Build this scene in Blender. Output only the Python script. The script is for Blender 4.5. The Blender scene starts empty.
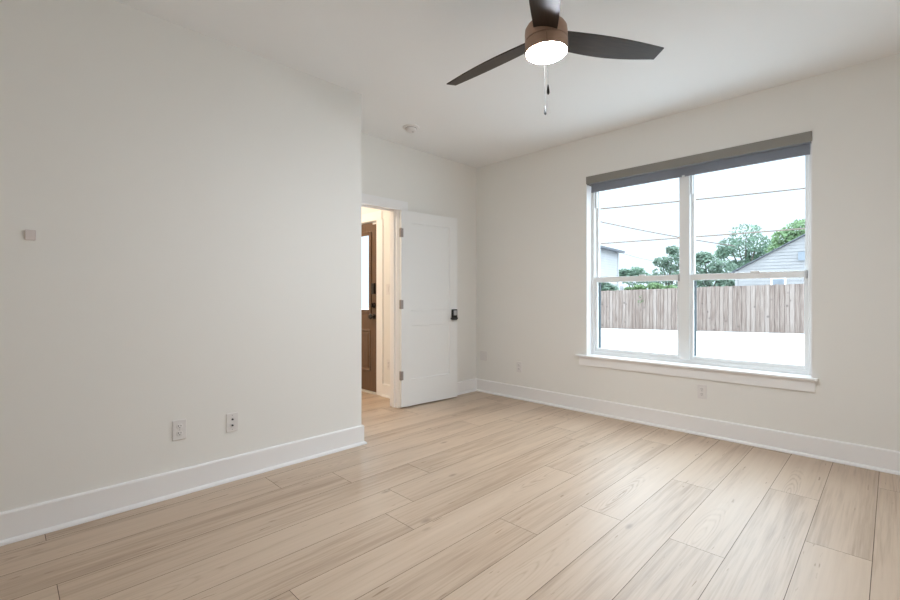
import bpy, bmesh, math, random
from mathutils import Vector, Matrix
random.seed(7)
S = bpy.context.scene
COL = S.collection
PI = math.pi

# ------------------------------------------------------------------ camera, sky, exposure
cam_d = bpy.data.cameras.new('camera')
cam = bpy.data.objects.new('camera', cam_d); COL.objects.link(cam)
cam.location = (0, 0, 1.156)
cam.rotation_euler = (PI/2, 0, math.radians(44.833 - 90))
cam_d.sensor_width = 36; cam_d.lens = 445.28/900*36
cam_d.shift_y = -3.47/900
cam_d.clip_start = .02; cam_d.clip_end = 300
S.camera = cam
SKY = 7.8                     # overcast sky overhead; hazier and dimmer towards the horizon
HAZE = 1.5
LAMP = 315.0                  # ceiling fan lamp
HALL = 125.0                   # hall ceiling lamp
w = bpy.data.worlds.new('overcast'); S.world = w; w.use_nodes = True
bg = w.node_tree.nodes['Background']
wn, wl = w.node_tree.nodes, w.node_tree.links
wtc = wn.new('ShaderNodeTexCoord'); wsp = wn.new('ShaderNodeSeparateXYZ'); wmr = wn.new('ShaderNodeMapRange')
wmr.interpolation_type = 'SMOOTHSTEP'; wmr.inputs[1].default_value = .22; wmr.inputs[2].default_value = .58
wmr.inputs[3].default_value = HAZE; wmr.inputs[4].default_value = SKY
wl.new(wtc.outputs['Generated'], wsp.inputs[0]); wl.new(wsp.outputs['Z'], wmr.inputs[0]); wl.new(wmr.outputs[0], bg.inputs[1])
bg.inputs[0].default_value = (.75, .88, 1.0, 1)
S.view_settings.view_transform = 'Standard'; S.view_settings.look = 'None'
S.view_settings.gamma = 1; S.view_settings.exposure = 0.14
S.view_settings.use_curve_mapping = False
S.cycles.use_denoising = True
S.cycles.diffuse_bounces = 10; S.cycles.max_bounces = 16; S.cycles.transparent_max_bounces = 24
S.cycles.sample_clamp_indirect = 8

# ------------------------------------------------------------------ dimensions (metres)
H = 2.742          # ceiling
W = 4.118          # window wall face (x)
D1 = 2.956         # long left wall face (y)
D2 = 3.639         # door wall face (y)
XC = 1.988         # end of the left wall (x)
XR, YN = -.95, -.95  # walls behind the camera
T = .12
XH = 3.125         # hall wall holding the front door

# ------------------------------------------------------------------ materials
def mat(name, col, rough=.5, metal=0, spec=.5, emit=None, estr=0, bump=None, vary=None, coat=0):
    m = bpy.data.materials.new(name); m.use_nodes = True
    nt = m.node_tree; b = nt.nodes['Principled BSDF']
    b.inputs['Base Color'].default_value = (*col, 1)
    b.inputs['Roughness'].default_value = rough
    b.inputs['Metallic'].default_value = metal
    b.inputs['Specular IOR Level'].default_value = spec
    b.inputs['Coat Weight'].default_value = coat
    if emit:
        b.inputs['Emission Color'].default_value = (*emit, 1); b.inputs['Emission Strength'].default_value = estr
    if bump or vary:
        tc = nt.nodes.new('ShaderNodeTexCoord')
    if bump:
        sc, st, dist = bump
        n = nt.nodes.new('ShaderNodeTexNoise'); n.inputs['Scale'].default_value = sc; n.inputs['Detail'].default_value = 3
        nt.links.new(tc.outputs['Object'], n.inputs['Vector'])
        bp = nt.nodes.new('ShaderNodeBump'); bp.inputs['Strength'].default_value = st; bp.inputs['Distance'].default_value = dist
        nt.links.new(n.outputs['Fac'], bp.inputs['Height']); nt.links.new(bp.outputs['Normal'], b.inputs['Normal'])
    if vary:
        sc, amt, stretch = vary
        mp = nt.nodes.new('ShaderNodeMapping'); mp.inputs['Scale'].default_value = stretch
        n = nt.nodes.new('ShaderNodeTexNoise'); n.inputs['Scale'].default_value = sc; n.inputs['Detail'].default_value = 4
        nt.links.new(tc.outputs['Object'], mp.inputs['Vector']); nt.links.new(mp.outputs['Vector'], n.inputs['Vector'])
        r = nt.nodes.new('ShaderNodeValToRGB')
        r.color_ramp.elements[0].position = .3; r.color_ramp.elements[1].position = .7
        r.color_ramp.elements[0].color = (*[c*(1-amt) for c in col], 1)
        r.color_ramp.elements[1].color = (*[min(1, c*(1+amt)) for c in col], 1)
        nt.links.new(n.outputs['Fac'], r.inputs['Fac']); nt.links.new(r.outputs['Color'], b.inputs['Base Color'])
    return m

M = {}
M['wall'] = mat('wall paint', (.82, .807, .775), .75, spec=.25, bump=(140, .12, .002))
M['ceiling'] = mat('ceiling paint', (.86, .86, .86), .9, spec=.1, bump=(110, .15, .002))
M['trim'] = mat('white trim paint', (.87, .86, .86), .38, spec=.45, bump=(60, .02, .001))
M['door'] = mat('white door paint', (.84, .84, .83), .42, spec=.4, bump=(60, .02, .001))
M['vinyl'] = mat('white vinyl', (.84, .85, .85), .35, bump=(80, .02, .001))
M['plate'] = mat('white plastic plate', (.76, .735, .72), .35, bump=(80, .01, .001))
M['sensor'] = mat('grey white plastic', (.66, .60, .59), .45, bump=(80, .01, .001))
M['slot'] = mat('dark slot', (.03, .028, .028), .6, bump=(80, .01, .001))
M['grey_plastic'] = mat('grey plastic', (.45, .44, .44), .4, bump=(80, .01, .001))
M['nickel'] = mat('satin nickel', (.34, .29, .27), .4, metal=.5, bump=(200, .03, .0005))
M['black'] = mat('matte black metal', (.012, .012, .013), .38, bump=(200, .03, .0005))
M['bronze'] = mat('bronze housing', (.42, .275, .20), .42, metal=.2, bump=(200, .03, .0005))
M['blade'] = mat('dark blade', (.034, .022, .015), .40, spec=.3, vary=(9, .25, (1, 12, 1)))
M['lamp'] = mat('lamp diffuser', (.9, .9, .88), .5, emit=(.915, .98, 1.05), estr=LAMP, bump=(80, .01, .0005))
M['hall_lamp'] = mat('hall lamp diffuser', (.9, .9, .88), .5, emit=(1, .83, .64), estr=HALL, bump=(80, .01, .0005))
M['chain'] = mat('dark chain', (.02, .018, .016), .6, spec=.15, bump=(300, .05, .0003))
M['fascia'] = mat('taupe fascia', (.25, .235, .21), .5, bump=(300, .04, .0005))
M['fabric'] = mat('grey shade fabric', (.36, .37, .40), .8, spec=.2, bump=(700, .1, .0008))
M['brown_door'] = mat('stained brown door', (.120, .064, .032), .35, vary=(5, .25, (18, 18, 1.2)))
M['dark_bronze'] = mat('dark bronze hardware', (.025, .018, .014), .35, metal=.4, bump=(200, .03, .0005))
M['alu'] = mat('threshold metal', (.70, .68, .64), .4, metal=.3, bump=(200, .03, .0005))
M['edge_strip'] = mat('dark gasket', (.05, .07, .08), .6, bump=(200, .03, .0005))
M['concrete'] = mat('pale concrete', (.60, .595, .585), .85, vary=(.7, .06, (1, 1, 1)))
M['siding'] = mat('white siding', (.265, .255, .255), .7, vary=(1.5, .05, (1, 1, 1)))
M['pale_siding'] = mat('pale siding', (.37, .36, .365), .7, vary=(1.5, .05, (1, 1, 1)))
M['roof'] = mat('grey shingles', (.10, .105, .12), .8, vary=(6, .3, (1, 1, 1)))
M['far_glass'] = mat('far window glass', (.20, .22, .25), .15, vary=(2, .2, (1, 1, 1)))
M['wire'] = mat('grey cable', (.15, .11, .09), .6, bump=(30, .05, .001))
M['bark'] = mat('bark', (.10, .085, .07), .9, vary=(5, .3, (1, 1, .2)))
def leafmat(name, col):
    m = mat(name, col, .6, spec=.3, vary=(1.3, .35, (1, 1, 1)))
    return m
M['leaf_a'] = leafmat('cool green leaves', (.13, .20, .14))
M['leaf_b'] = leafmat('dark green leaves', (.145, .205, .15))
M['leaf_c'] = leafmat('fresh green leaves', (.15, .23, .11))
M['leaf_v'] = leafmat('yellow green vine leaves', (.14, .21, .095))

def let_through(m, amount):
    nt = m.node_tree; out = nt.nodes['Material Output']; b = nt.nodes['Principled BSDF']
    tl = nt.nodes.new('ShaderNodeBsdfTranslucent'); mx = nt.nodes.new('ShaderNodeMixShader'); mx.inputs[0].default_value = amount
    src = b.inputs['Base Color']
    if src.is_linked: nt.links.new(src.links[0].from_socket, tl.inputs[0])
    else: tl.inputs[0].default_value = src.default_value
    nt.links.new(b.outputs[0], mx.inputs[1]); nt.links.new(tl.outputs[0], mx.inputs[2]); nt.links.new(mx.outputs[0], out.inputs[0])
let_through(M['fabric'], .38)
for k_ in ('leaf_a', 'leaf_b', 'leaf_c', 'leaf_v'): let_through(M[k_], .35)

def glass_mat():
    m = bpy.data.materials.new('window glass'); m.use_nodes = True
    nt = m.node_tree; nt.nodes.clear()
    out = nt.nodes.new('ShaderNodeOutputMaterial')
    tr = nt.nodes.new('ShaderNodeBsdfTransparent'); tr.inputs[0].default_value = (.95, .97, .97, 1)
    gl = nt.nodes.new('ShaderNodeBsdfGlossy'); gl.inputs['Roughness'].default_value = .01
    fr = nt.nodes.new('ShaderNodeFresnel'); fr.inputs['IOR'].default_value = 1.35
    nz = nt.nodes.new('ShaderNodeTexNoise'); nz.inputs['Scale'].default_value = 2
    bp = nt.nodes.new('ShaderNodeBump'); bp.inputs['Strength'].default_value = .01; bp.inputs['Distance'].default_value = .001
    mx = nt.nodes.new('ShaderNodeMixShader')
    nt.links.new(nz.outputs['Fac'], bp.inputs['Height']); nt.links.new(bp.outputs['Normal'], gl.inputs['Normal'])
    ge = nt.nodes.new('ShaderNodeNewGeometry'); ml = nt.nodes.new('ShaderNodeMath'); ml.operation = 'MULTIPLY_ADD'
    # only the outer skin of the pane mirrors; the inner skin just lets the light out
    ml.inputs[1].default_value = -1; ml.inputs[2].default_value = 1; nt.links.new(ge.outputs['Backfacing'], ml.inputs[0])
    m2 = nt.nodes.new('ShaderNodeMath'); m2.operation = 'MULTIPLY'
    nt.links.new(fr.outputs[0], m2.inputs[0]); nt.links.new(ml.outputs[0], m2.inputs[1]); nt.links.new(m2.outputs[0], mx.inputs[0]); nt.links.new(tr.outputs[0], mx.inputs[1])
    nt.links.new(gl.outputs[0], mx.inputs[2]); nt.links.new(mx.outputs[0], out.inputs[0])
    return m
M['glass'] = glass_mat()

def floor_mat():
    m = bpy.data.materials.new('oak planks'); m.use_nodes = True
    nt = m.node_tree; N = nt.nodes; L = nt.links; b = N['Principled BSDF']
    tc = N.new('ShaderNodeTexCoord'); at = N.new('ShaderNodeAttribute'); at.attribute_name = 'plank'
    sx = N.new('ShaderNodeSeparateColor'); L.new(at.outputs['Color'], sx.inputs[0])
    # every plank reads its own stretch of wood
    cmb = N.new('ShaderNodeCombineXYZ')
    def mth(op, a, bb):
        n = N.new('ShaderNodeMath'); n.operation = op
        for i, v in enumerate((a, bb)):
            if isinstance(v, (int, float)): n.inputs[i].default_value = v
            else: L.new(v, n.inputs[i])
        return n.outputs[0]
    L.new(mth('MULTIPLY', sx.outputs[0], 37.0), cmb.inputs[0])
    L.new(mth('MULTIPLY', sx.outputs[1], 23.0), cmb.inputs[1])
    L.new(mth('MULTIPLY', sx.outputs[2], 11.0), cmb.inputs[2])
    va = N.new('ShaderNodeVectorMath'); va.operation = 'ADD'
    L.new(tc.outputs['Object'], va.inputs[0]); L.new(cmb.outputs[0], va.inputs[1])
    def noise(scale, vec_scale, detail=4, dist=0, rough=.55):
        mp = N.new('ShaderNodeMapping'); mp.inputs['Scale'].default_value = vec_scale
        n = N.new('ShaderNodeTexNoise'); n.inputs['Scale'].default_value = scale; n.inputs['Detail'].default_value = detail
        n.inputs['Distortion'].default_value = dist; n.inputs['Roughness'].default_value = rough
        L.new(va.outputs[0], mp.inputs['Vector']); L.new(mp.outputs[0], n.inputs['Vector'])
        return n.outputs['Fac']
    broad = noise(1.0, (.8, 8, 1), 3, .5)          # broad streaks along the plank
    fine = noise(1.0, (3.5, 110, 1), 4, .3)         # fine grain
    # cathedral figure: long nested ovals about a point somewhere along some of the planks
    uv = N.new('ShaderNodeUVMap'); uv.uv_map = 'UVMap'
    su = N.new('ShaderNodeSeparateXYZ'); L.new(uv.outputs[0], su.inputs[0])
    wob = noise(1.0, (2.4, 14, 1), 2, 0)
    du = mth('MULTIPLY', mth('SUBTRACT', su.outputs[0], mth('MULTIPLY', sx.outputs[1], 1.8)), .13)
    dv = mth('ADD', su.outputs[1], mth('MULTIPLY', mth('SUBTRACT', sx.outputs[2], .5), .06))
    rad = mth('SQRT', mth('ADD', mth('MULTIPLY', du, du), mth('MULTIPLY', dv, dv)), 0)
    rad = mth('ADD', rad, mth('MULTIPLY', mth('SUBTRACT', wob, .5), .035))
    ring = mth('ADD', mth('MULTIPLY', mth('SINE', mth('MULTIPLY', rad, 2*PI/.0125), 0), .5), .5)
    fade = N.new('ShaderNodeMapRange'); fade.inputs[1].default_value = .035; fade.inputs[2].default_value = .075
    fade.inputs[3].default_value = 1; fade.inputs[4].default_value = 0; L.new(rad, fade.inputs[0])
    fig = mth('MULTIPLY', mth('MULTIPLY', mth('POWER', ring, 2.0), fade.outputs[0]), mth('GREATER_THAN', sx.outputs[0], .45))
    med = noise(1.0, (1.6, 42, 1), 3, .4)
    fleck = N.new('ShaderNodeMapRange'); fleck.inputs[1].default_value = .70; fleck.inputs[2].default_value = .75
    L.new(noise(1.0, (5.5, 46, 1), 2, .2), fleck.inputs[0])
    # knots
    mpk = N.new('ShaderNodeMapping'); mpk.inputs['Scale'].default_value = (2.6, 6.5, 1)
    vo = N.new('ShaderNodeTexVoronoi'); vo.inputs['Scale'].default_value = 1.0; vo.inputs['Randomness'].default_value = 1
    L.new(va.outputs[0], mpk.inputs['Vector']); L.new(mpk.outputs[0], vo.inputs['Vector'])
    kr = N.new('ShaderNodeMapRange'); kr.inputs[1].default_value = .04; kr.inputs[2].default_value = .12
    kr.inputs[3].default_value = 1; kr.inputs[4].default_value = 0
    L.new(vo.outputs['Distance'], kr.inputs[0])
    sk = N.new('ShaderNodeSeparateColor'); L.new(vo.outputs['Color'], sk.inputs[0])
    gate = mth('GREATER_THAN', sk.outputs[0], .72)
    knot = mth('MULTIPLY', kr.outputs[0], gate)
    ramp = N.new('ShaderNodeValToRGB'); cr = ramp.color_ramp
    cr.elements[0].position = .24; cr.elements[0].color = (.27, .172, .104, 1)
    cr.elements[1].position = .72; cr.elements[1].color = (.595, .465, .35, 1)
    e = cr.elements.new(.48); e.color = (.515, .387, .28, 1)
    t = mth('ADD', mth('ADD', mth('MULTIPLY', broad, .42), mth('MULTIPLY', fine, .28)), mth('MULTIPLY', med, .30))
    t = mth('ADD', t, mth('MULTIPLY', mth('SUBTRACT', sx.outputs[0], .5), .13))
    t = mth('SUBTRACT', t, mth('ADD', mth('MULTIPLY', fig, .13), mth('MULTIPLY', fleck.outputs[0], .26)))
    L.new(t, ramp.inputs['Fac'])
    mk = N.new('ShaderNodeMix'); mk.data_type = 'RGBA'
    L.new(mth('MULTIPLY', knot, .55), mk.inputs['Factor'])
    L.new(ramp.outputs['Color'], mk.inputs['A']); mk.inputs['B'].default_value = (.16, .10, .065, 1)
    L.new(mk.outputs['Result'], b.inputs['Base Color'])
    b.inputs['Roughness'].default_value = .40
    b.inputs['Specular IOR Level'].default_value = 1.0
    b.inputs['Coat Weight'].default_value = .0; b.inputs['Coat Roughness'].default_value = .34
    rr = N.new('ShaderNodeMapRange'); rr.inputs[3].default_value = .34; rr.inputs[4].default_value = .50
    L.new(fine, rr.inputs[0]); L.new(rr.outputs[0], b.inputs['Roughness'])
    bp = N.new('ShaderNodeBump'); bp.inputs['Strength'].default_value = .12; bp.inputs['Distance'].default_value = .001
    L.new(fine, bp.inputs['Height']); L.new(bp.outputs['Normal'], b.inputs['Normal'])
    return m
M['planks'] = floor_mat()
M['gap'] = mat('plank gap', (.10, .07, .05), .8, bump=(80, .02, .001))

def fence_mat():
    m = mat('weathered cedar', (.17, .125, .10), .85)
    nt = m.node_tree; N = nt.nodes; L = nt.links; b = N['Principled BSDF']
    at = N.new('ShaderNodeAttribute'); at.attribute_name = 'plank'
    tc = N.new('ShaderNodeTexCoord')
    va = N.new('ShaderNodeVectorMath'); va.operation = 'ADD'
    vs = N.new('ShaderNodeVectorMath'); vs.operation = 'SCALE'; vs.inputs['Scale'].default_value = 19
    L.new(at.outputs['Color'], vs.inputs[0]); L.new(tc.outputs['Object'], va.inputs[0]); L.new(vs.outputs[0], va.inputs[1])
    mp = N.new('ShaderNodeMapping'); mp.inputs['Scale'].default_value = (22, 22, 1.3)
    n = N.new('ShaderNodeTexNoise'); n.inputs['Scale'].default_value = 1.6; n.inputs['Detail'].default_value = 5
    L.new(va.outputs[0], mp.inputs['Vector']); L.new(mp.outputs[0], n.inputs['Vector'])
    sx = N.new('ShaderNodeSeparateColor'); L.new(at.outputs['Color'], sx.inputs[0])
    ma = N.new('ShaderNodeMath'); ma.operation = 'MULTIPLY_ADD'; ma.inputs[1].default_value = .22; L.new(sx.outputs[0], ma.inputs[0])
    ms = N.new('ShaderNodeMath'); ms.operation = 'SUBTRACT'; ms.inputs[1].default_value = .11; L.new(n.outputs['Fac'], ms.inputs[0])
    L.new(ms.outputs[0], ma.inputs[2])
    r = N.new('ShaderNodeValToRGB')
    r.color_ramp.elements[0].position = .30; r.color_ramp.elements[0].color = (.145, .104, .086, 1)
    r.color_ramp.elements[1].position = .72; r.color_ramp.elements[1].color = (.265, .218, .194, 1)
    e = r.color_ramp.elements.new(.5); e.color = (.215, .167, .143, 1)
    L.new(ma.outputs[0], r.inputs['Fac']); 
    vo = N.new('ShaderNodeTexVoronoi'); vo.inputs['Scale'].default_value = 3.2
    L.new(va.outputs[0], vo.inputs['Vector'])
    kr = N.new('ShaderNodeMapRange'); kr.inputs[1].default_value = .08; kr.inputs[2].default_value = .17; kr.inputs[3].default_value = .75; kr.inputs[4].default_value = 0
    L.new(vo.outputs['Distance'], kr.inputs[0])
    mk = N.new('ShaderNodeMix'); mk.data_type = 'RGBA'
    L.new(kr.outputs[0], mk.inputs['Factor']); L.new(r.outputs['Color'], mk.inputs['A']); mk.inputs['B'].default_value = (.05, .035, .03, 1)
    L.new(mk.outputs['Result'], b.inputs['Base Color'])
    return m
M['cedar'] = fence_mat()

# ------------------------------------------------------------------ helpers
def box(bm, x0, x1, y0, y1, z0, z1):
    x0, x1 = sorted((x0, x1)); y0, y1 = sorted((y0, y1)); z0, z1 = sorted((z0, z1))
    v = [bm.verts.new(p) for p in ((x0,y0,z0),(x1,y0,z0),(x1,y1,z0),(x0,y1,z0),(x0,y0,z1),(x1,y0,z1),(x1,y1,z1),(x0,y1,z1))]
    for f in ((3,2,1,0),(4,5,6,7),(0,1,5,4),(1,2,6,5),(2,3,7,6),(3,0,4,7)):
        bm.faces.new([v[i] for i in f])
    return v

def lathe(bm, prof, n=40, axis='z', at=(0,0,0)):
    """prof: (radius, height) pairs, closed at both ends"""
    rings = []
    a = Vector(at)
    def P(x, y, z):
        if axis == 'z': return a + Vector((x, y, z))
        if axis == 'y': return a + Vector((x, z, y))
        return a + Vector((z, x, y))
    for r, z in prof:
        if r < 1e-6: rings.append([bm.verts.new(P(0, 0, z))])
        else: rings.append([bm.verts.new(P(r*math.cos(2*PI*i/n), r*math.sin(2*PI*i/n), z)) for i in range(n)])
    for A, B in zip(rings, rings[1:]):
        for i in range(n):
            j = (i+1) % n
            if len(A) == 1 and len(B) == 1: continue
            if len(A) == 1: bm.faces.new([A[0], B[i], B[j]])
            elif len(B) == 1: bm.faces.new([A[i], B[0], A[j]])
            else: bm.faces.new([A[i], B[i], B[j], A[j]])
    if len(rings[0]) > 1: bm.faces.new(rings[0])
    if len(rings[-1]) > 1: bm.faces.new(rings[-1])

def tube(bm, pts, r, n=8):
    rings = []
    pts = [Vector(p) for p in pts]
    rr = r if isinstance(r, (list, tuple)) else [r]*len(pts)
    for i, p in enumerate(pts):
        t = (pts[min(i+1, len(pts)-1)] - pts[max(i-1, 0)]).normalized()
        up = Vector((0,0,1)) if abs(t.z) < .9 else Vector((1,0,0))
        u = t.cross(up).normalized(); v = t.cross(u)
        rings.append([bm.verts.new(p + (u*math.cos(2*PI*k/n) + v*math.sin(2*PI*k/n))*rr[i]) for k in range(n)])
    for A, B in zip(rings, rings[1:]):
        for k in range(n):
            bm.faces.new([A[k], A[(k+1)%n], B[(k+1)%n], B[k]])
    bm.faces.new(rings[0][::-1]); bm.faces.new(rings[-1])

def obj(name, bm, m, parent=None, loc=None, bevel=0, smooth=False, seg=2):
    bmesh.ops.recalc_face_normals(bm, faces=bm.faces)
    me = bpy.data.meshes.new(name); bm.to_mesh(me); bm.free()
    for mm in (m if isinstance(m, (list, tuple)) else [m]): me.materials.append(mm)
    o = bpy.data.objects.new(name, me); COL.objects.link(o)
    if parent: o.parent = parent
    if loc: o.location = loc
    if bevel:
        md = o.modifiers.new('bevel', 'BEVEL'); md.width = bevel; md.segments = seg; md.limit_method = 'ANGLE'
        md.angle_limit = math.radians(40)
    if smooth:
        for p in me.polygons: p.use_smooth = True
        try: me.set_sharp_from_angle(angle=math.radians(38))
        except Exception: pass
    return o

def tag(o, label=None, cat=None, group=None, kind=None):
    if label: o['label'] = label
    if cat: o['category'] = cat
    if group: o['group'] = group
    if kind: o['kind'] = kind
    return o

def empty(name, loc=(0,0,0), rot=(0,0,0)):
    o = bpy.data.objects.new(name, None); o.empty_display_size = .1
    COL.objects.link(o); o.location = loc; o.rotation_euler = rot
    return o

def B(): return bmesh.new()
def boxes(*bs):
    bm = B()
    for b_ in bs: box(bm, *b_)
    return bm
def struct(name, bm, m, label, cat, **k):
    return tag(obj(name, bm, m, **k), label, cat, kind='structure')

# ------------------------------------------------------------------ floor: planks laid along x, 232 mm wide, 1820 mm long
PW, PL, PY0 = .2317, 1.82, .063
JOINT = {12:.147, 11:1.186, 10:1.53, 9:.155, 8:1.635, 7:1.44, 6:.797, 5:1.83, 4:2.252, 3:1.169, 2:2.25, 1:1.443, 0:.858, -1:1.914}
fx0, fx1, fy0, fy1 = XR-.02, W+.02, YN-.02, 6.0
bm = B(); lay = bm.loops.layers.color.new('plank'); uvl = bm.loops.layers.uv.new('UVMap')
g = .0012
k = -6
while True:
    y0 = PY0 + k*PW; y1 = y0 + PW
    if y0 > fy1: break
    j = JOINT.get(k, random.uniform(0, PL))
    x = j - PL*math.ceil((j - fx0)/PL)
    while x < fx1:
        a0, a1 = max(x, fx0), min(x+PL, fx1); b0, b1 = max(y0, fy0), min(y1, fy1)
        # east of the hall the slab is outside, so planks stop at the hall wall
        if b0 > D2 and a1 > XH + .1: a1 = XH + .1
        if a1-a0 > .02 and b1-b0 > .02:
            f = bm.faces.new([bm.verts.new(p) for p in ((a0+g,b0+g,0),(a1-g,b0+g,0),(a1-g,b1-g,0),(a0+g,b1-g,0))])
            c = (random.random(), random.random(), random.random(), 1)
            for l in f.loops:
                l[lay] = c; l[uvl].uv = (l.vert.co.x - x, l.vert.co.y - (y0+y1)/2)
        x += PL
    k += 1
n_top = len(bm.faces)
box(bm, fx0, fx1, fy0, D2+.02, -.12, -.0015); box(bm, fx0, XH+.1, D2+.02, fy1, -.12, -.0015)
for i, f in enumerate(bm.faces): f.material_index = 0 if i < n_top else 1
me = bpy.data.meshes.new('floor'); bm.to_mesh(me); bm.free()
me.materials.append(M['planks']); me.materials.append(M['gap'])
fl = bpy.data.objects.new('floor', me); COL.objects.link(fl)
tag(fl, 'pale oak plank floor running across the empty room', 'floor', kind='structure')

struct('ceiling', boxes((XR-T, W+.2, YN-T, D2+T, H, H+.15), (XR-T, XH+T, D2+T, 6.1, H, H+.15)), M['ceiling'], 'smooth white painted ceiling', 'ceiling')

# ------------------------------------------------------------------ walls
WY0, WY1, WZ0, WZ1 = .411, 2.173, .571, 2.351      # window opening
WT = .20
struct('wall_right', boxes((W, W+WT, YN-T, WY0, -.1, H), (W, W+WT, WY1, D2+T, -.1, H), (W, W+WT, WY0, WY1, -.1, WZ0), (W, W+WT, WY0, WY1, WZ1, H)),
       M['wall'], 'off-white painted wall around the window', 'wall')
struct('wall_left', boxes((XR-T, XC, D1, D1+T, -.1, H), (XC-T, XC, D1+T, D2, -.1, H)), M['wall'],
       'long off-white wall at the left ending in an outside corner', 'wall')
DX0, DX1, DZ = 2.095, 2.888, 2.055                   # bedroom doorway
struct('wall_back', boxes((.7, DX0-.02, D2, D2+T, -.1, H), (DX1+.02, W, D2, D2+T, -.1, H), (DX0-.02, DX1+.02, D2, D2+T, DZ+.02, H)),
       M['wall'], 'off-white far wall holding the open doorway', 'wall')
struct('wall_near', boxes((XR-T, W, YN-T, YN, -.1, H)), M['wall'], 'plain off-white wall behind the camera', 'wall')
struct('wall_rear', boxes((XR-T, XR, YN, D1, -.1, H)), M['wall'], 'plain off-white wall to the left of the camera', 'wall')
FY0, FY1, FZ = 4.328, 5.24, 2.045                    # front door slab
struct('wall_hall', boxes((XH, XH+T, D2+T, FY0-.022, -.1, H), (XH, XH+T, FY1+.022, 6.1, -.1, H), (XH, XH+T, FY0-.022, FY1+.022, FZ+.022, H)),
       M['wall'], 'off-white hall wall holding the brown front door', 'wall')
struct('wall_hall_far', boxes((.7, XH, 6.0, 6.1, -.1, H)), M['wall'], 'off-white wall at the end of the hall', 'wall')
struct('wall_hall_left', boxes((.7, .8, D2+T, 6.0, -.1, H)), M['wall'], 'off-white wall on the far side of the hall', 'wall')

# ------------------------------------------------------------------ baseboards with shoe moulding
PROF = [(0,0),(.031,0),(.0305,.008),(.026,.016),(.018,.0205),(.0155,.021),(.0155,.139),(.012,.146),(0,.148)]
def baseboard(name, p0, p1, nrm, m0, m1, label):
    p0, p1, n = Vector((*p0, 0)), Vector((*p1, 0)), Vector((*nrm, 0))
    d = (p1-p0).normalized(); bm = B()
    A = [bm.verts.new(p0 + n*q - d*(m0*q) + Vector((0,0,z+.0005))) for q, z in PROF]
    Z = [bm.verts.new(p1 + n*q + d*(m1*q) + Vector((0,0,z+.0005))) for q, z in PROF]
    bm.faces.new(A); bm.faces.new(Z[::-1]); c = len(PROF)
    for i in range(c):
        bm.faces.new([A[i], A[(i+1)%c], Z[(i+1)%c], Z[i]])
    return struct(name, bm, M['trim'], label, 'baseboard')
baseboard('baseboard_left', (XR, D1), (XC, D1), (0,-1), -1, 1, 'tall white baseboard along the long left wall')
baseboard('baseboard_alcove', (XC, D1), (XC, D2), (1,0), 1, -1, 'white baseboard on the short return behind the left corner')
baseboard('baseboard_back', (2.985, D2), (W, D2), (0,-1), 0, -1, 'white baseboard behind the open door')
baseboard('baseboard_right', (W, D2), (W, YN), (-1,0), -1, -1, 'tall white baseboard under the window')
baseboard('baseboard_near', (W, YN), (XR, YN), (0,1), -1, -1, 'white baseboard on the wall behind the camera')
baseboard('baseboard_rear', (XR, YN), (XR, D1), (1,0), -1, -1, 'white baseboard on the wall left of the camera')
baseboard('baseboard_hall', (XH, FY0-.132), (XH, D2+T+.016), (-1,0), 0, 0, 'short white baseboard in the hall beside the front door')

# ------------------------------------------------------------------ bedroom doorway trim
ct = .016
t1 = struct('trim_1', boxes(
    (DX1, DX1+.02, D2-.002, D2+T+.002, 0, DZ+.02), (DX0-.02, DX0, D2-.002, D2+T+.002, 0, DZ+.02), (DX0, DX1, D2-.002, D2+T+.002, DZ, DZ+.02),
    (DX1+.006, DX1+.10, D2-ct, D2, 0, DZ+.006), (DX0-.088, DX0-.006, D2-ct, D2, 0, DZ+.006),
    (DX0-.10, DX1+.125, D2-ct-.004, D2, DZ-.004, 2.150)),
    M['trim'], 'white casing and jamb around the open bedroom doorway', 'door trim', bevel=.002)
obj('door_stop', boxes((DX1-.012, DX1, D2+.045, D2+.075, 0, DZ), (DX0, DX0+.012, D2+.045, D2+.075, 0, DZ), (DX0+.012, DX1-.012, D2+.045, D2+.075, DZ-.012, DZ)), M['trim'], t1, bevel=.001)
obj('hall_casing', boxes((DX1+.006, DX1+.09, D2+T, D2+T+ct, 0, DZ+.006), (DX0-.088, DX0-.006, D2+T, D2+T+ct, 0, DZ+.006), (DX0-.10, DX1+.10, D2+T, D2+T+ct, DZ+.006, 2.15)), M['trim'], t1, bevel=.002)

# ------------------------------------------------------------------ bedroom door, swung back almost to the wall
DWD, DHT, DTH = .774, 2.033, .035
door = empty('door_1', (DX1+.010, D2-.020, .014), (0, 0, math.radians(-4.2)))
tag(door, 'white two-panel interior door standing open against the far wall', 'door', kind='structure')
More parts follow.
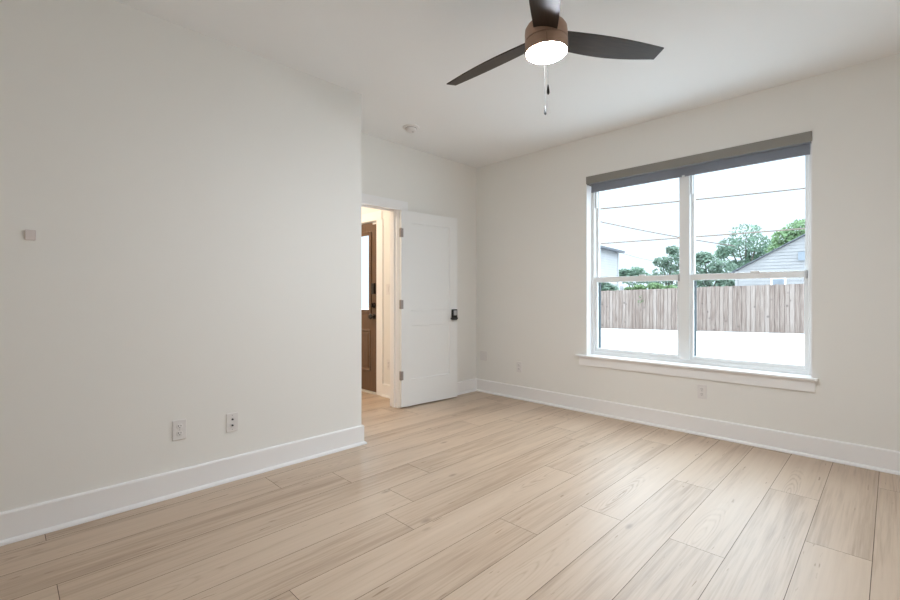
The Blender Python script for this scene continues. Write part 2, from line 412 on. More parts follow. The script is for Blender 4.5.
# slab runs along local +x, visible face at local y = -DTH
def panel_slab(w_, h_, th, panels, inset, slope):
    """slab with rectangular panels sunk into both faces"""
    bm = B()
    xs = sorted({0, w_} | {p[0] for p in panels} | {p[1] for p in panels})
    zs = sorted({0, h_} | {p[2] for p in panels} | {p[3] for p in panels})
    for y, sgn in ((-th, 1), (0, -1)):
        for i in range(len(xs)-1):
            for j in range(len(zs)-1):
                x0, x1, z0, z1 = xs[i], xs[i+1], zs[j], zs[j+1]
                if any(abs(p[0]-x0) < 1e-6 and abs(p[1]-x1) < 1e-6 and abs(p[2]-z0) < 1e-6 and abs(p[3]-z1) < 1e-6 for p in panels):
                    o_ = [bm.verts.new(q) for q in ((x0,y,z0),(x1,y,z0),(x1,y,z1),(x0,y,z1))]
                    yi = y + sgn*inset
                    i_ = [bm.verts.new(q) for q in ((x0+slope,yi,z0+slope),(x1-slope,yi,z0+slope),(x1-slope,yi,z1-slope),(x0+slope,yi,z1-slope))]
                    for q in range(4): bm.faces.new([o_[q], o_[(q+1)%4], i_[(q+1)%4], i_[q]])
                    bm.faces.new(i_)
                else:
                    bm.faces.new([bm.verts.new(q) for q in ((x0,y,z0),(x1,y,z0),(x1,y,z1),(x0,y,z1))])
    for (xa, xb) in zip(xs, xs[1:]):
        for z in (0, h_): bm.faces.new([bm.verts.new(q) for q in ((xa,-th,z),(xb,-th,z),(xb,0,z),(xa,0,z))])
    for (za, zb) in zip(zs, zs[1:]):
        for x in (0, w_): bm.faces.new([bm.verts.new(q) for q in ((x,-th,za),(x,-th,zb),(x,0,zb),(x,0,za))])
    bmesh.ops.remove_doubles(bm, verts=bm.verts, dist=1e-5)
    return bm
obj('door_slab', panel_slab(DWD, DHT, DTH, [(.118, DWD-.118, .275, .838), (.118, DWD-.118, .993, 1.915)], .009, .006), M['door'], door)
for z in (.325, 1.06, 1.80):
    bm = B()
    tube(bm, [(-.006, -DTH-.003, z-.045), (-.006, -DTH-.003, z+.045)], .0085, 12)
    tube(bm, [(-.006, -DTH-.003, z-.05), (-.006, -DTH-.003, z+.05)], .0035, 10)
    box(bm, -.004, -.0005, -DTH, -.006, z-.045, z+.045)
    box(bm, -.006, .023, -DTH-.0035, -DTH-.0005, z-.045, z+.045)
    obj('hinge', bm, M['nickel'], door, smooth=True)
lk = obj('keypad_lock', boxes((DWD-.092, DWD-.022, -DTH-.028, -DTH,   .876, .998)), M['black'], door, bevel=.006, seg=3)
tag(lk, 'black keypad lock with lever')
obj('lock_keypad', boxes((DWD-.080, DWD-.034, -DTH-.030, -DTH-.028, .930, .985)), M['grey_plastic'], lk, bevel=.002)
bm = B(); tube(bm, [(DWD-.057, -DTH-.028, .897), (DWD-.057, -DTH-.058, .897)], .011, 16)
tube(bm, [(DWD-.050, -DTH-.056, .897), (DWD-.085, -DTH-.058, .897), (DWD-.145, -DTH-.054, .896)], [.010, .009, .008], 12)
obj('lever', bm, M['black'], lk, smooth=True)
bm = boxes((DWD-.090, DWD-.024, 0, .010, .87, .99)); tube(bm, [(DWD-.057, .010, .897), (DWD-.057, .042, .897)], .010, 12)
tube(bm, [(DWD-.055, .038, .897), (DWD+.03, .038, .897)], .008, 10)
obj('inner_lever', bm, M['black'], door, smooth=True)
obj('latch', boxes((DWD, DWD+.008, -.026, -.010, .885, .91)), M['nickel'], door, bevel=.002)

# ------------------------------------------------------------------ front door in the hall
t2 = struct('trim_2', boxes(
    (XH-.016, XH, FY0-.132, FY0-.012, 0, FZ+.012), (XH-.016, XH, FY1+.012, FY1+.112, 0, FZ+.012), (XH-.016, XH, FY0-.112, FY1+.112, FZ+.012, FZ+.115),
    (XH-.002, XH+T, FY0-.022, FY0-.003, 0, FZ+.004), (XH-.002, XH+T, FY1+.003, FY1+.022, 0, FZ+.004), (XH-.002, XH+T, FY0-.022, FY1+.022, FZ+.004, FZ+.022)),
    M['trim'], 'white casing around the brown front door', 'door trim', bevel=.002)
obj('threshold', boxes((XH-.035, XH+T, FY0-.003, FY1+.003, .0005, .014)), M['alu'], t2, bevel=.003)
fd = empty('door_2', (XH+.012, FY0, .016), (0, 0, 0))
tag(fd, 'dark brown front door with a tall glass light in the hall', 'door', kind='structure')
FW, FH, FT = FY1-FY0, FZ-.016, .044
bm = B()
GZ0, GZ1, GY0, GY1 = .97, 1.89, .155, FW-.155
box(bm, 0, FT, 0, GY0, 0, FH); box(bm, 0, FT, GY1, FW, 0, FH); box(bm, 0, FT, GY0, GY1, 0, GZ0); box(bm, 0, FT, GY0, GY1, GZ1, FH)
obj('door_slab', bm, M['brown_door'], fd)
# raised frame round the glass and two raised lower panels
lf = obj('glass_frame', boxes((-.014, 0, GY0-.035, GY0+.012, GZ0-.035, GZ1+.035), (-.014, 0, GY1-.012, GY1+.035, GZ0-.035, GZ1+.035),
    (-.014, 0, GY0+.012, GY1-.012, GZ0-.035, GZ0+.012), (-.014, 0, GY0+.012, GY1-.012, GZ1-.012, GZ1+.035)), M['brown_door'], fd, bevel=.006)
obj('glass_pane', boxes((.018, .024, GY0, GY1, GZ0, GZ1)), M['glass'], fd)
for a0, a1 in ((.135, .425), (.485, FW-.135)):
    bm = B()
    o_ = [bm.verts.new(p) for p in ((-.001,a0,.24),(-.001,a1,.24),(-.001,a1,.74),(-.001,a0,.74))]
    m_ = [bm.verts.new(p) for p in ((-.012,a0+.012,.252),(-.012,a1-.012,.252),(-.012,a1-.012,.728),(-.012,a0+.012,.728))]
    n_ = [bm.verts.new(p) for p in ((-.003,a0+.030,.270),(-.003,a1-.030,.270),(-.003,a1-.030,.710),(-.003,a0+.030,.710))]
    r_ = [bm.verts.new(p) for p in ((-.011,a0+.060,.300),(-.011,a1-.060,.300),(-.011,a1-.060,.680),(-.011,a0+.060,.680))]
    for P_, Q_ in ((o_, m_), (m_, n_), (n_, r_)):
        for q in range(4): bm.faces.new([P_[q], P_[(q+1)%4], Q_[(q+1)%4], Q_[q]])
    bm.faces.new(r_); bm.faces.new(o_[::-1])
    obj('raised_panel', bm, M['brown_door'], fd)
bm = B(); lathe(bm, [(0,0),(.032,0),(.032,-.012),(.026,-.022),(0,-.022)], 24, 'x', (0, .066, 1.035)); box(bm, -.04, -.02, .058, .074, 1.010, 1.060)
obj('deadbolt', bm, M['dark_bronze'], fd, smooth=True)
obj('lock_keypad', boxes((-.03, 0, .035, .097, 1.17, 1.30)), M['dark_bronze'], fd, bevel=.006)
bm = B(); lathe(bm, [(0,0),(.033,0),(.033,-.008),(.014,-.014),(.012,-.035),(.026,-.045),(.031,-.058),(.024,-.072),(0,-.076)], 28, 'x', (0, .066, .90))
obj('door_knob', bm, M['dark_bronze'], fd, smooth=True)
obj('contact_sensor', boxes((-.014, 0, .012, .085, FH-.028, FH-.006)), M['plate'], fd, bevel=.003)

# ------------------------------------------------------------------ window
win = tag(empty('window_1', (W, (WY0+WY1)/2, WZ0)), 'white twin single-hung window with roller shade above', 'window', kind='structure')
YC = (WY0+WY1)/2
def wbox(*bs):
    return boxes(*[(x0, x1, y0-YC, y1-YC, z0-WZ0, z1-WZ0) for (x0,x1,y0,y1,z0,z1) in bs])
fw = .035
obj('window_frame', wbox((.10, .195, WY0-.004, WY0+fw, WZ0-.004, WZ1+.004), (.10, .195, WY1-fw, WY1+.004, WZ0-.004, WZ1+.004),
    (.10, .195, WY0+fw, WY1-fw, WZ1-fw, WZ1), (.10, .195, WY0+fw, WY1-fw, WZ0-.004, WZ0+.034), (.095, .195, YC-.040, YC+.040, WZ0+.034, WZ1-fw)),
    M['vinyl'], win, bevel=.003)
MZ = 1.322
for a0, a1 in ((WY0+fw, YC-.040), (YC+.040, WY1-fw)):
    s1 = .024
    ls = obj('lower_sash', wbox((.112, .146, a0, a0+s1, WZ0+.034, MZ+.028), (.112, .146, a1-s1, a1, WZ0+.034, MZ+.028),
        (.112, .146, a0+s1, a1-s1, WZ0+.034, WZ0+.066), (.108, .146, a0+s1, a1-s1, MZ-.024, MZ+.028)), M['vinyl'], win, bevel=.0025)
    obj('pane', wbox((.126, .132, a0+s1, a1-s1, WZ0+.066, MZ-.024)), M['glass'], ls)
    lt = obj('sash_lock', wbox((.100, .125, a0+.30, a0+.36, MZ+.028, MZ+.040)), M['vinyl'], ls, bevel=.003)
    obj('edge_strip', wbox((.150, .190, a1-.029, a1-.020, WZ0+.04, MZ-.03)), M['edge_strip'], ls)  # thin dark strip along the left edge of each lower pane
    us = obj('upper_sash', wbox((.150, .186, a0, a0+.022, MZ-.02, WZ1-fw), (.150, .186, a1-.022, a1, MZ-.02, WZ1-fw),
        (.150, .186, a0+.022, a1-.022, MZ-.02, MZ+.024), (.150, .186, a0+.022, a1-.022, WZ1-fw-.035, WZ1-fw)), M['vinyl'], win, bevel=.0025)
    obj('pane', wbox((.166, .172, a0+.022, a1-.022, MZ+.024, WZ1-fw-.035)), M['glass'], us)
    obj('balance_cover', wbox((.118, .146, a1-.016, a1-.004, 2.05, WZ1-fw)), M['vinyl'], win, bevel=.002)
    obj('tilt_latch', wbox((.098, .112, a0+.002, a0+.016, MZ-.03, MZ+.03)), M['grey_plastic'], ls, bevel=.002)
obj('window_sill', wbox((-.045, .0, .378, 2.272, WZ0-.017, WZ0), (0, .105, WY0, WY1, WZ0-.006, WZ0+.002)), M['trim'], win, bevel=.003)
obj('apron', wbox((-.017, 0, .393, 2.245, .468, WZ0-.017)), M['trim'], win, bevel=.002)
obj('jamb_liner', wbox((.0, .10, WY1-.006, WY1, WZ0, WZ1), (.0, .10, WY0, WY0+.006, WZ0, WZ1), (.0, .10, WY0+.006, WY1-.006, WZ1-.006, WZ1)), M['trim'], win)

# roller shade, rolled almost fully up
sh = tag(empty('roller_shade', (W, YC, WZ1)), 'grey roller shade rolled up at the top of the window behind a taupe fascia', 'window shade')
def sbox(*bs): return boxes(*[(x0, x1, y0-YC, y1-YC, z0-WZ1, z1-WZ1) for (x0,x1,y0,y1,z0,z1) in bs])
obj('fascia', sbox((-.008, -.002, WY0+.001, WY1-.001, 2.276, WZ1-.001), (-.002, .08, WY0+.007, WY1-.007, WZ1-.012, WZ1-.007)), M['fascia'], sh, bevel=.001)
for y in (WY0+.007, WY1-.010):
    obj('bracket', sbox((-.002, .085, y, y+.003, 2.270, WZ1-.012)), M['fascia'], sh)
bm = B(); tube(bm, [(.045, WY0+.012-YC, -.052), (.045, WY1-.012-YC, -.052)], .024, 24); obj('roller', bm, M['fabric'], sh, smooth=True)
obj('shade_fabric', sbox((.068, .070, WY0+.020, WY1-.020, 2.217, 2.299)), M['fabric'], sh)
obj('hem_bar', sbox((.064, .074, WY0+.020, WY1-.020, 2.200, 2.219)), M['fabric'], sh, bevel=.003)
obj('pull_tab', sbox((.058, .064, YC-.010, YC+.012, 2.196, 2.211)), M['vinyl'], sh, bevel=.002)

# ------------------------------------------------------------------ ceiling fan
FC = Vector((1.875, 1.210, 0))
fan = tag(empty('ceiling_fan', (FC.x, FC.y, H), Matrix.Rotation(math.radians(-1.3), 3, Vector((.709, .705, 0))).to_euler()), 'three-blade dark brown ceiling fan with lit round lamp', 'ceiling fan')
RH = .103
bm = B(); lathe(bm, [(0,0),(.072,0),(.076,-.02),(.070,-.055),(.058,-.075),(.055,-.20),(.058,-.262),(0,-.262)], 48); obj('canopy', bm, M['bronze'], fan, smooth=True)
bm = B(); lathe(bm, [(0,-.255),(.075,-.256),(.092,-.262),(.101,-.277),(.103,-.296),(.103,-.334),(0,-.334)], 56); obj('motor_housing', bm, M['bronze'], fan, smooth=True)
bm = B(); lathe(bm, [(0,-.337),(.099,-.337),(.1035,-.339),(.1035,-.388),(.102,-.3925),(.098,-.3925),(.098,-.376),(0,-.376)], 56); lk_ = obj('light_collar', bm, M['bronze'], fan, smooth=True)
bm = B(); lathe(bm, [(0,-.378),(.0965,-.378),(.0965,-.390),(.088,-.401),(.070,-.410),(.045,-.4165),(.02,-.4195),(0,-.420)], 56); obj('lamp_diffuser', bm, M['lamp'], fan, smooth=True)

# blade outline: along +u from the hub, v across; ccw edge (+v) is the low edge
def blade_mesh():
    us = [i/26 for i in range(27)]
    R0, R1 = .075, .655
    def lead(u):   # +v edge
        return .055 + .020*math.sin(PI*min(1, u*1.02)) - .022*u**2
    def trail(u):
        return -(.055 + .012*math.sin(PI*u) - .009*u)
    bm = B(); top = []; bot = []
    for u in us:
        row = []
        for s in range(9):
            q = s/8
            v = trail(u) + (lead(u)-trail(u))*q
            rr = R0 + (R1 + .0*(q-.5) - R0)*u      # slanted tip
            z = -.0015*math.sin(PI*q)*0
            row.append((rr, v, z))
        top.append([bm.verts.new((a, b_, c+.003)) for a, b_, c in row]); bot.append([bm.verts.new((a, b_, c-.003)) for a, b_, c in row])
    for i in range(26):
        for s in range(8):
            bm.faces.new([top[i][s], top[i+1][s], top[i+1][s+1], top[i][s+1]])
            bm.faces.new([bot[i][s], bot[i][s+1], bot[i+1][s+1], bot[i+1][s]])
        for s in (0, 8): bm.faces.new([top[i][s], bot[i][s], bot[i+1][s], top[i+1][s]])
    for i in (0, 26):
        for s in range(8): bm.faces.new([top[i][s], top[i][s+1], bot[i][s+1], bot[i][s]])
    return bm
yaw = math.radians(44.833)
# direction of the blade that reaches towards the camera, as a world angle
near = math.atan2(-.98*math.sin(yaw) + .205*math.cos(yaw), -.98*math.cos(yaw) - .205*math.sin(yaw)) - math.radians(2.5)
for i in range(3):
    a = near + i*2*PI/3
    b_ = obj('blade', blade_mesh(), M['blade'], fan, smooth=True)
    b_.location = (0, 0, -.318)
    b_.rotation_euler = Matrix.Rotation(a, 3, 'Z').to_euler()
    b_.rotation_euler = (Matrix.Rotation(a, 3, 'Z') @ Matrix.Rotation(math.radians(-13.5), 3, 'X')).to_euler()
def pull_chain(ang, r, ztop, zf, label):
    x, y = r*math.cos(ang), r*math.sin(ang)
    bm = B(); tube(bm, [(x, y, ztop), (x, y, zf+.02)], .0006, 6)
    z = ztop
    while z > zf+.02:
        bmesh.ops.create_icosphere(bm, subdivisions=1, radius=.0012, matrix=Matrix.Translation((x, y, z))); z -= .006
    c = obj('pull_chain', bm, M['chain'], fan)
    bm = B(); lathe(bm, [(0,.023),(.0025,.022),(.004,.012),(.0062,-.004),(.0065,-.014),(.004,-.022),(0,-.024)], 16, 'z', (x, y, zf))
    obj('fob', bm, M['black'], c, smooth=True)
pull_chain(math.atan2(-FC.y, -FC.x)+.02, .107, -.350, 2.122-H, '')
pull_chain(math.atan2(FC.y, FC.x)+.10, .107, -.350, 2.112-H, '')

# ------------------------------------------------------------------ small fittings on ceiling and walls
sd = tag(empty('smoke_detector', (2.70, 3.20, H)), 'round white smoke detector on the ceiling near the doorway', 'smoke detector')
bm = B(); lathe(bm, [(0,0),(.078,0),(.078,-.006),(.070,-.012),(0,-.012)], 40); obj('base', bm, M['plate'], sd, smooth=True)
bm = B(); lathe(bm, [(0,-.012),(.050,-.012),(.052,-.016),(.047,-.034),(.036,-.042),(0,-.044)], 40)
obj('cover', bm, M['plate'], sd, smooth=True)
bm = B(); lathe(bm, [(.0525,-.0135),(.0535,-.0135),(.0535,-.0155),(.0525,-.0155)], 40); obj('vent_slot', bm, M['slot'], sd)
bm = B(); lathe(bm, [(0,-.043),(.009,-.043),(.009,-.046),(0,-.0465)], 20, 'z', (.012, -.012, 0)); obj('test_button', bm, M['grey_plastic'], sd, smooth=True)

def fitting(name, loc, rz, label, cat, group=None):
    """empty whose local -y points off the wall"""
    return tag(empty(name, loc, (0,0,rz)), label, cat, group)
def plate(parent, w_=.072, h_=.116, d=.0065, m='plate'):
    return obj('plate', boxes((-w_/2, w_/2, -d, 0, -h_/2, h_/2)), M[m], parent, bevel=.0035, seg=3)
def duplex(loc, rz, label):
    t = fitting('wall_outlet', loc, rz, label, 'outlet', 'duplex wall outlets')
    plate(t)
    for z in (.0205, -.0205):
        bm = B(); lathe(bm, [(0,0),(.0172,0),(.0172,-.0025),(.016,-.003),(0,-.003)], 28, 'y', (0, -.0063, z))
        for v in bm.verts: v.co.z = z + max(-.0135, min(.0135, v.co.z - z))
        r = obj('receptacle', bm, M['plate'], t, smooth=True)
        for x, hh in ((-.0063, .0085), (.0063, .0068)):
            obj('slot', boxes((x-.0014, x+.0014, -.0098, -.0092, z+.003-hh/2+.001, z+.003+hh/2+.001)), M['slot'], r)
        bm = B(); lathe(bm, [(0,-.0092),(.0026,-.0092),(.0026,-.0098),(0,-.0098)], 14, 'y', (0, 0, z-.0075)); obj('slot', bm, M['slot'], r)
    bm = B(); lathe(bm, [(0,-.006),(.003,-.006),(.0027,-.0075),(0,-.0078)], 14, 'y', (0,0,0)); obj('screw', bm, M['grey_plastic'], t, smooth=True)
    return t
duplex((.730, D1, .378), 0, 'white duplex outlet on the long left wall, left of the jack plate')
duplex((W, 2.990, .362), -PI/2, 'white duplex outlet on the window wall near the far corner')
duplex((W, 1.127, .363), -PI/2, 'white duplex outlet directly under the window apron')
t = fitting('jack_plate', (1.023, D1, .364), 0, 'white cable jack plate with two dark sockets on the left wall', 'jack plate')
plate(t)
for z in (.019, -.019):
    bm = B(); lathe(bm, [(0,-.006),(.0055,-.006),(.0055,-.010),(.0042,-.011),(.0042,-.016),(0,-.016)], 20, 'y', (0,0,z)); j = obj('jack', bm, M['slot'], t, smooth=True)
for z in (.044, -.044):
    bm = B(); lathe(bm, [(0,-.006),(.003,-.006),(.0027,-.0075),(0,-.0078)], 14, 'y', (0,0,z)); obj('screw', bm, M['grey_plastic'], t, smooth=True)
t = fitting('blank_plate', (W, 3.516, .440), -PI/2, 'square blank cover plate low on the window wall beside the far corner', 'cover plate')
plate(t, .116, .116, .008)
for x in (-.023, .023):
    for z in (.041, -.041):
        bm = B(); lathe(bm, [(0,-.0075),(.003,-.0075),(.0027,-.009),(0,-.0092)], 14, 'y', (x,0,z)); obj('screw', bm, M['plate'], t, smooth=True)
t = fitting('wall_sensor', (.096, D1, 1.453), 0, 'small white rounded sensor alone high on the left wall', 'sensor')
obj('base', boxes((-.018, .018, -.004, 0, -.023, .023)), M['sensor'], t, bevel=.003)
obj('body', boxes((-.020, .020, -.012, -.003, -.025, .025)), M['sensor'], t, bevel=.004, seg=4)
# hall: switch plate and outlet
t = fitting('switch_plate', (XH, 4.085, 1.235), -PI/2, 'white rocker light switch in the hall beside the front door', 'light switch')
plate(t, .116, .116)
for x in (-.023, .023):
    obj('rocker', boxes((x-.0165, x+.0165, -.0105, -.0062, -.033, .033)), M['plate'], t, bevel=.002)
duplex((XH, 4.09, .375), -PI/2, 'white outlet low on the hall wall, seen through the doorway')

hl = tag(empty('hall_light', (2.0, 4.75, H)), 'round flush ceiling light in the hall', 'ceiling light')
bm = B(); lathe(bm, [(0,0),(.15,0),(.15,-.02),(.14,-.025),(0,-.025)], 40); obj('rim', bm, M['plate'], hl, smooth=True)
bm = B(); lathe(bm, [(0,-.025),(.135,-.025),(.125,-.05),(.08,-.07),(0,-.078)], 40); obj('diffuser', bm, M['hall_lamp'], hl, smooth=True)

# ------------------------------------------------------------------ outside
def yard(x, y):   # the yard falls a little to the north
    return -.165 - .022*(y-5)
bm = B()
gx = [W+WT, 10, 16, 22, 40, 90]; gy = [-60, -20, -6, 2, 9, 14, 30, 60]
gv = [[bm.verts.new((x, y, max(-.7, min(.05, yard(x, y))))) for y in gy] for x in gx]
for i in range(len(gx)-1):
    for j in range(len(gy)-1): bm.faces.new([gv[i][j], gv[i+1][j], gv[i+1][j+1], gv[i][j+1]])
struct('ground', bm, M['concrete'], 'pale concrete yard between the window and the fence', 'ground')
struct('porch_slab', boxes((XH+T, W+WT, D2+T, 6.1, -.30, -.02)), M['concrete'], 'pale porch slab outside the front door', 'ground')

# fence
fa, fb = Vector((19.55, -7.0, 0)), Vector((18.45, 15.5, 0))
fence = tag(empty('wood_fence', (19, 5, yard(19, 5))), 'weathered grey brown wooden picket fence across the yard', 'fence')
inv = Vector((-19, -5, -yard(19, 5)))
fd_ = (fb-fa).normalized(); fn = Vector((-fd_.y, fd_.x, 0));  fn = fn if fn.x < 0 else -fn
Lf = (fb-fa).length; pwid = .14; npk = int(Lf/pwid)
bm = B(); lay = bm.loops.layers.color.new('plank')
for row, (dd0, gap) in enumerate(((.0, .007), (-.024, .02))):      # front boards and the row behind that closes the gaps
    for i in range(npk):
        s_ = (i + .5*row)*pwid; p = fa + fd_*(s_+gap); q = fa + fd_*(s_+pwid-gap)
        z0 = yard(p.x, p.y) - .02; z1 = yard(p.x, p.y) + 1.69 + random.uniform(-.012, .012) - .006*max(0, p.y-4) - .01*row
        dd = random.uniform(0, .006) + dd0
        vs = []
        for z in (z0, z1):
            for P_ in (p + fn*(dd+.008), q + fn*(dd+.008), q + fn*(dd-.010), p + fn*(dd-.010)):
                vs.append(bm.verts.new(Vector((P_.x, P_.y, z)) + inv))
        c = (random.random(), random.random(), random.random(), 1)
        for f in ((3,2,1,0),(4,5,6,7),(0,1,5,4),(1,2,6,5),(2,3,7,6),(3,0,4,7)):
            F_ = bm.faces.new([vs[i_] for i_ in f])
            for l in F_.loops: l[lay] = c
obj('pickets', bm, M['cedar'], fence)
for hz in (.3, .9, 1.5):
    p, q = fa - fn*.05, fb - fn*.05
    bm = B(); A_ = [];
    vs = []
    for P_ in (p, q):
        z = yard(P_.x, P_.y) + hz
        for o1, o2 in ((0,0),(.04,0),(.04,.09),(0,.09)):
            vs.append(bm.verts.new(P_ - fn*o1 + Vector((0,0,z+o2)) + inv))
    bm.faces.new(vs[:4]); bm.faces.new(vs[4:][::-1])
    for k in range(4): bm.faces.new([vs[k], vs[(k+1)%4], vs[4+(k+1)%4], vs[4+k]])
    obj('rail', bm, M['cedar'], fence)

# neighbour's house with a gable end, behind the fence at the right
gh = tag(empty('gable_house', (26, 1.1, -.2)), 'white sided house with a sloping gable roof behind the fence', 'house')
def lap_wall(bm, o, d, n, outline, z_lo, z_hi, step=.15):
    """clapboards on a wall: o origin, d direction along wall, n outward; outline(z)->(s0,s1)"""
    z = z_lo
    while z < z_hi - .01:
        zt = min(z+step, z_hi)
        a0, a1 = outline(z); b0, b1 = outline(zt)
        v = [o + d*a0 + n*.022 + Vector((0,0,z)), o + d*a1 + n*.022 + Vector((0,0,z)), o + d*b1 + Vector((0,0,zt)), o + d*b0 + Vector((0,0,zt)),
             o + d*a0 - n*.05 + Vector((0,0,z)), o + d*a1 - n*.05 + Vector((0,0,z)), o + d*b1 - n*.05 + Vector((0,0,zt)), o + d*b0 - n*.05 + Vector((0,0,zt))]
        v = [bm.verts.new(p) for p in v]
        for f in ((0,1,2,3),(4,7,6,5),(0,4,5,1),(1,5,6,2),(2,6,7,3),(3,7,4,0)):
            bm.faces.new([v[i] for i in f])
        z = zt
HE, HR, hw = 2.62, 5.15, 4.5   # eave and ridge above the base, half width
def gab(z): 
    k = hw if z <= HE else hw*(HR-z)/(HR-HE)
    return (-k, k)
bm = B(); lap_wall(bm, Vector((0,0,0)), Vector((0,1,0)), Vector((-1,0,0)), gab, 0, HR-.05)
box(bm, .05, 10, -hw, hw, 0, HE)
obj('siding_wall', bm, M['siding'], gh)
bm = B()
for s in (-1, 1):
    e = hw+.22; ze = HE - (HR-HE)/hw*.22
    p = [(-.12, s*e, ze+.02), (10.2, s*e, ze+.02), (10.2, 0, HR+.02), (-.12, 0, HR+.02)]
    q = [(a, b_, c+.05) for a, b_, c in p]
    v = [bm.verts.new(x) for x in p+q]
    for f in ((0,1,2,3),(4,7,6,5),(0,4,5,1),(1,5,6,2),(2,6,7,3),(3,7,4,0)): bm.faces.new([v[i] for i in f])
obj('roof', bm, M['roof'], gh)
obj('gable_vent', boxes((-.07, -.02, 1.75, 2.0, 3.02, 3.42)), M['far_glass'], gh)
wf = obj('window', boxes((-.05, 0, 2.45, 3.05, .95, 2.26)), M['vinyl'], gh)
obj('pane', boxes((-.065, -.05, 2.52, 2.98, 1.02, 2.19)), M['far_glass'], wf)
obj('corner_board', boxes((-.06, 0, hw-.10, hw+.02, 0, HE)), M['siding'], gh)

# taller pale house at the left edge of the window
lh = tag(empty('tall_house', (30.2, 13.55, -.4), (0,0,math.atan2(.75, 7.7))), 'tall pale house at the left edge of the window view', 'house')
bm = B(); lap_wall(bm, Vector((0,0,0)), Vector((-1,0,0)), Vector((0,-1,0)), lambda z: (0, 9), 0, 4.6, .16)
box(bm, -9, 0, .05, 7, 0, 4.6); obj('siding_wall', bm, M['pale_siding'], lh)
bm = B(); v = [bm.verts.new(p) for p in ((-9.4,-.35,4.6),(.4,-.35,4.6),(.4,7.4,4.6),(-9.4,7.4,4.6),(-9.4,-.35,4.72),(.4,-.35,4.72),(.4,7.4,4.72),(-9.4,7.4,4.72),(-6.5,3.5,5.5),(-2.6,3.5,5.5))]
for f in ((3,2,1,0),(0,1,5,4),(1,2,6,5),(2,3,7,6),(3,0,4,7),(4,5,9,8),(6,7,8,9),(5,6,9),(7,4,8)): bm.faces.new([v[i] for i in f])
obj('roof', bm, M['roof'], lh)
obj('porch_post', boxes((.1, .3, -.3, -.1, 0, 2.3)), M['pale_siding'], lh)
obj('corner_board', boxes((-.12, .02, -.05, .02, 0, 4.6)), M['pale_siding'], lh)

# trees
def leaf_cloud(bm, blobs, n, size, rng):
    for _ in range(n):
        c, r = rng.choice(blobs)
        while True:
            u = Vector((rng.uniform(-1,1), rng.uniform(-1,1), rng.uniform(-1,1)))
            if u.length < 1: break
        u = u.normalized() * (u.length**.6)
        p = Vector(c) + Vector((u.x*r[0], u.y*r[1], u.z*r[2]))
        a = Vector((rng.uniform(-1,1), rng.uniform(-1,1), rng.uniform(-1,1))).normalized()
        b_ = a.orthogonal().normalized(); s = size*rng.uniform(.6, 1.3)
        q = [p - a*s, p + b_*s*.45, p + a*s, p - b_*s*.45]
        vv = [bm.verts.new(x) for x in q]
        bm.faces.new(vv)
def tree(name, base, blobs, n, size, m, label, cat='tree', group=None, seed=1, trunk=.14):
    rng = random.Random(seed)
    root = tag(empty(name, base), label, cat, group)
    bo = Vector(base)
    rel = [((c[0]-bo.x, c[1]-bo.y, c[2]-bo.z), r) for c, r in blobs]
    bm = B(); leaf_cloud(bm, rel, n, size, rng); obj('crown', bm, M[m], root)
    bm = B()
    zt = min(c[2] for c, r in rel)
    fork = Vector((0, 0, max(.3, zt*.55)))
    tube(bm, [(0,0,-.1), (0.02,0,fork.z*.5), fork], [trunk, trunk*.85, trunk*.7], 10)
    for c, r in rel:
        c = Vector(c); mid = fork.lerp(c, .5) + Vector((rng.uniform(-.15,.15), rng.uniform(-.15,.15), .1))
        tube(bm, [fork - Vector((0,0,.05)), mid, c + Vector((0,0,r[2]*.4))], [trunk*.55, trunk*.35, trunk*.12], 7)
    obj('trunk', bm, M['bark'], root, smooth=True)
    return root
def at(px, py, D):     # world point for a sight line at depth D (distances chosen per thing)
    r = (px-450)/445.28
    return Vector((D*(.7092+.705*r), D*(.705-.7092*r), 1.156 + D*(296.5-py)/445.28))
def blob(px, py, D, rx, rz, dd=0):
    k = D/445.28
    return (tuple(at(px, py, D+dd)), (rx*k, rx*k, rz*k))
def gbase(px, D):
    p = at(px, 300, D); return (p.x, p.y, yard(p.x, p.y))
def yz(p): return p
tree('airy_tree', gbase(748, 32), [blob(746,234,32,15,10), blob(728,246,32,10,8), blob(738,249,32,11,9,1), blob(758,243,32,10,9,-1), blob(722,254,32,7,5), blob(750,262,32,9,6), blob(735,266,32,8,6), blob(755,254,32,9,6)],
     1900, .15, 'leaf_a', 'tall airy green tree rising left of the gable roof', seed=3, trunk=.16)
tree('leafy_tree', gbase(800, 36), [blob(800,232,36,16,12), blob(785,240,36,12,10), blob(776,252,36,12,10), blob(790,252,36,12,10), blob(815,228,36,16,12), blob(770,262,36,10,8), blob(805,250,36,14,10)],
     3000, .21, 'leaf_c', 'bright leafy green tree behind the gable roof at the right', seed=4, trunk=.2)
tree('dense_tree', gbase(712, 27), [blob(706,266,27,14,12), blob(722,270,27,13,11), blob(700,278,27,14,11), blob(716,284,27,18,9), blob(728,282,27,10,9), blob(703,258,27,8,6)],
     2300, .14, 'leaf_b', 'dense dark green tree over the fence beside the gable house', seed=5, trunk=.13)
tree('bushy_tree', gbase(668, 31), [blob(672,262,31,10,9), blob(662,262,31,8,5), blob(668,274,31,15,9), blob(656,280,31,10,7), blob(680,280,31,14,9), blob(672,250,31,6,4), blob(683,256,31,9,8)],
     1800, .14, 'leaf_b', 'bushy green tree seen left of the window mullion', seed=6, trunk=.13)
tree('far_tree', gbase(634, 44), [blob(636,272,44,8,5), blob(624,273,44,6,4), blob(631,279,44,12,6), blob(644,278,44,7,5)],
     1200, .2, 'leaf_a', 'small distant trees beside the tall pale house', seed=8, trunk=.14)
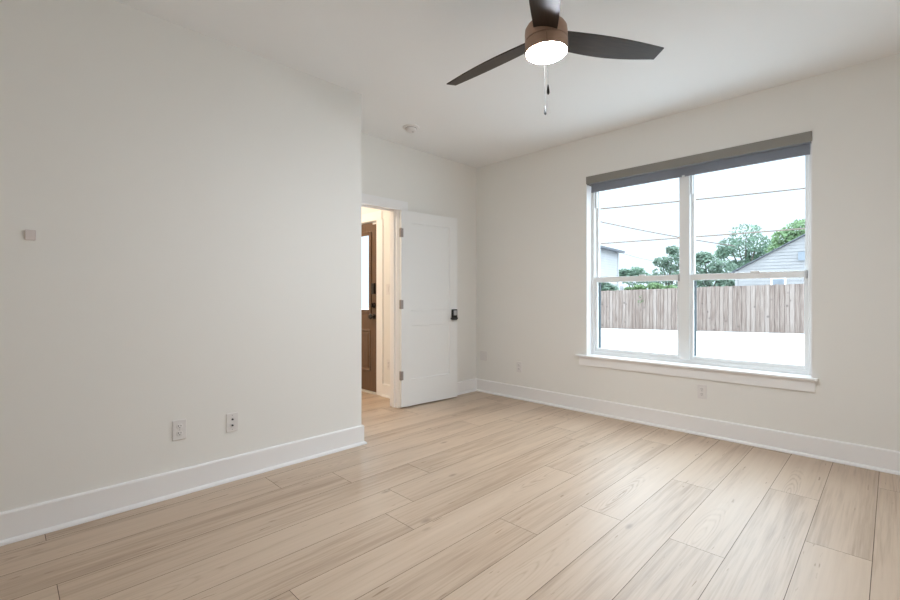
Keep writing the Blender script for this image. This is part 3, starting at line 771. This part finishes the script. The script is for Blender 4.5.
tree('small_tree', gbase(604, 22.5), [blob(604,288,22.5,9,6), blob(598,284,22.5,6,6), blob(612,290,22.5,6,4)],
     900, .13, 'leaf_b', 'small dark green tree behind the left end of the fence', seed=9, trunk=.07)
# vine growing over the fence
vine = empty('fence_vine', gbase(655, 20.2)); tag(vine, 'yellow green vine spilling over the top of the fence', 'vine')
rng = random.Random(12); bo = vine.location.copy()
bl = [blob(640,287.5,19.6,10,2.6), blob(655,286.5,19.6,12,3.2), blob(670,288,19.4,10,2.6), blob(629,289.5,19.8,7,2), blob(648,298,18.55,9,4), blob(641,300,18.5,5,5), blob(663,296,18.4,5,5)]
rel = [((c[0]-bo.x, c[1]-bo.y, c[2]-bo.z), (r[0], r[1]*.55, r[2])) for c, r in bl]
bm = B(); leaf_cloud(bm, rel[:4], 1300, .085, rng)
sp = [(c, (.03, r[1], r[2])) for c, r in rel[4:]]; leaf_cloud(bm, sp, 70, .05, rng)
obj('leaves', bm, M['leaf_v'], vine)
bm = B()
for c, r in rel[:4]: tube(bm, [(c[0]*.3, c[1]*.3, -.1), (c[0]*.7, c[1]*.7, c[2]*.6), c], [.03, .022, .012], 6)
obj('stem', bm, M['bark'], vine, smooth=True)

# overhead cables between far poles outside the view
def cable(pts, D, r, label, sag=.12):
    P_ = [at(px, py, D) for px, py in pts]
    # straight run through first and last point, carried on to poles outside the view
    a, b_ = P_[0], P_[-1]; d = b_-a
    a2, b2 = a - d*.7, b_ + d*.7
    run = []
    for i in range(25):
        t_ = i/24; p = a2.lerp(b2, t_); p = p - Vector((0,0,sag*4*t_*(1-t_) - sag)); run.append(p)
    bm = B(); tube(bm, [p - run[0] for p in run], r, 6)
    o = obj('overhead_cable', bm, M['wire'], None, loc=run[0], smooth=True)
    return tag(o, label, 'cable')
cable([(600,209.2), (805,188.6)], 26, .042, 'topmost overhead cable crossing the sky in the window')
def straight(px0, py0, D0, px1, py1, D1_, r, label, sag=.5):
    a, b_ = at(px0, py0, D0), at(px1, py1, D1_)
    bm = B(); run = [a.lerp(b_, i/16) - Vector((0,0,sag*(i/16)*(1-i/16))) for i in range(17)]
    tube(bm, [p - a for p in run], r, 6)
    o = obj('overhead_cable', bm, M['wire'], None, loc=a, smooth=True)
    return tag(o, label, 'cable')
straight(545, 247.4, 21, 880, 222.6, 16, .029, 'lower nearly level overhead cable crossing in front of the trees', .08)
straight(555, 211.5, 24, 735, 246, 28.5, .030, 'overhead cable slanting down to the right across the left pane')
straight(619, 252, 31, 668, 262.5, 33, .016, 'thin faint cable running from the corner of the tall house')
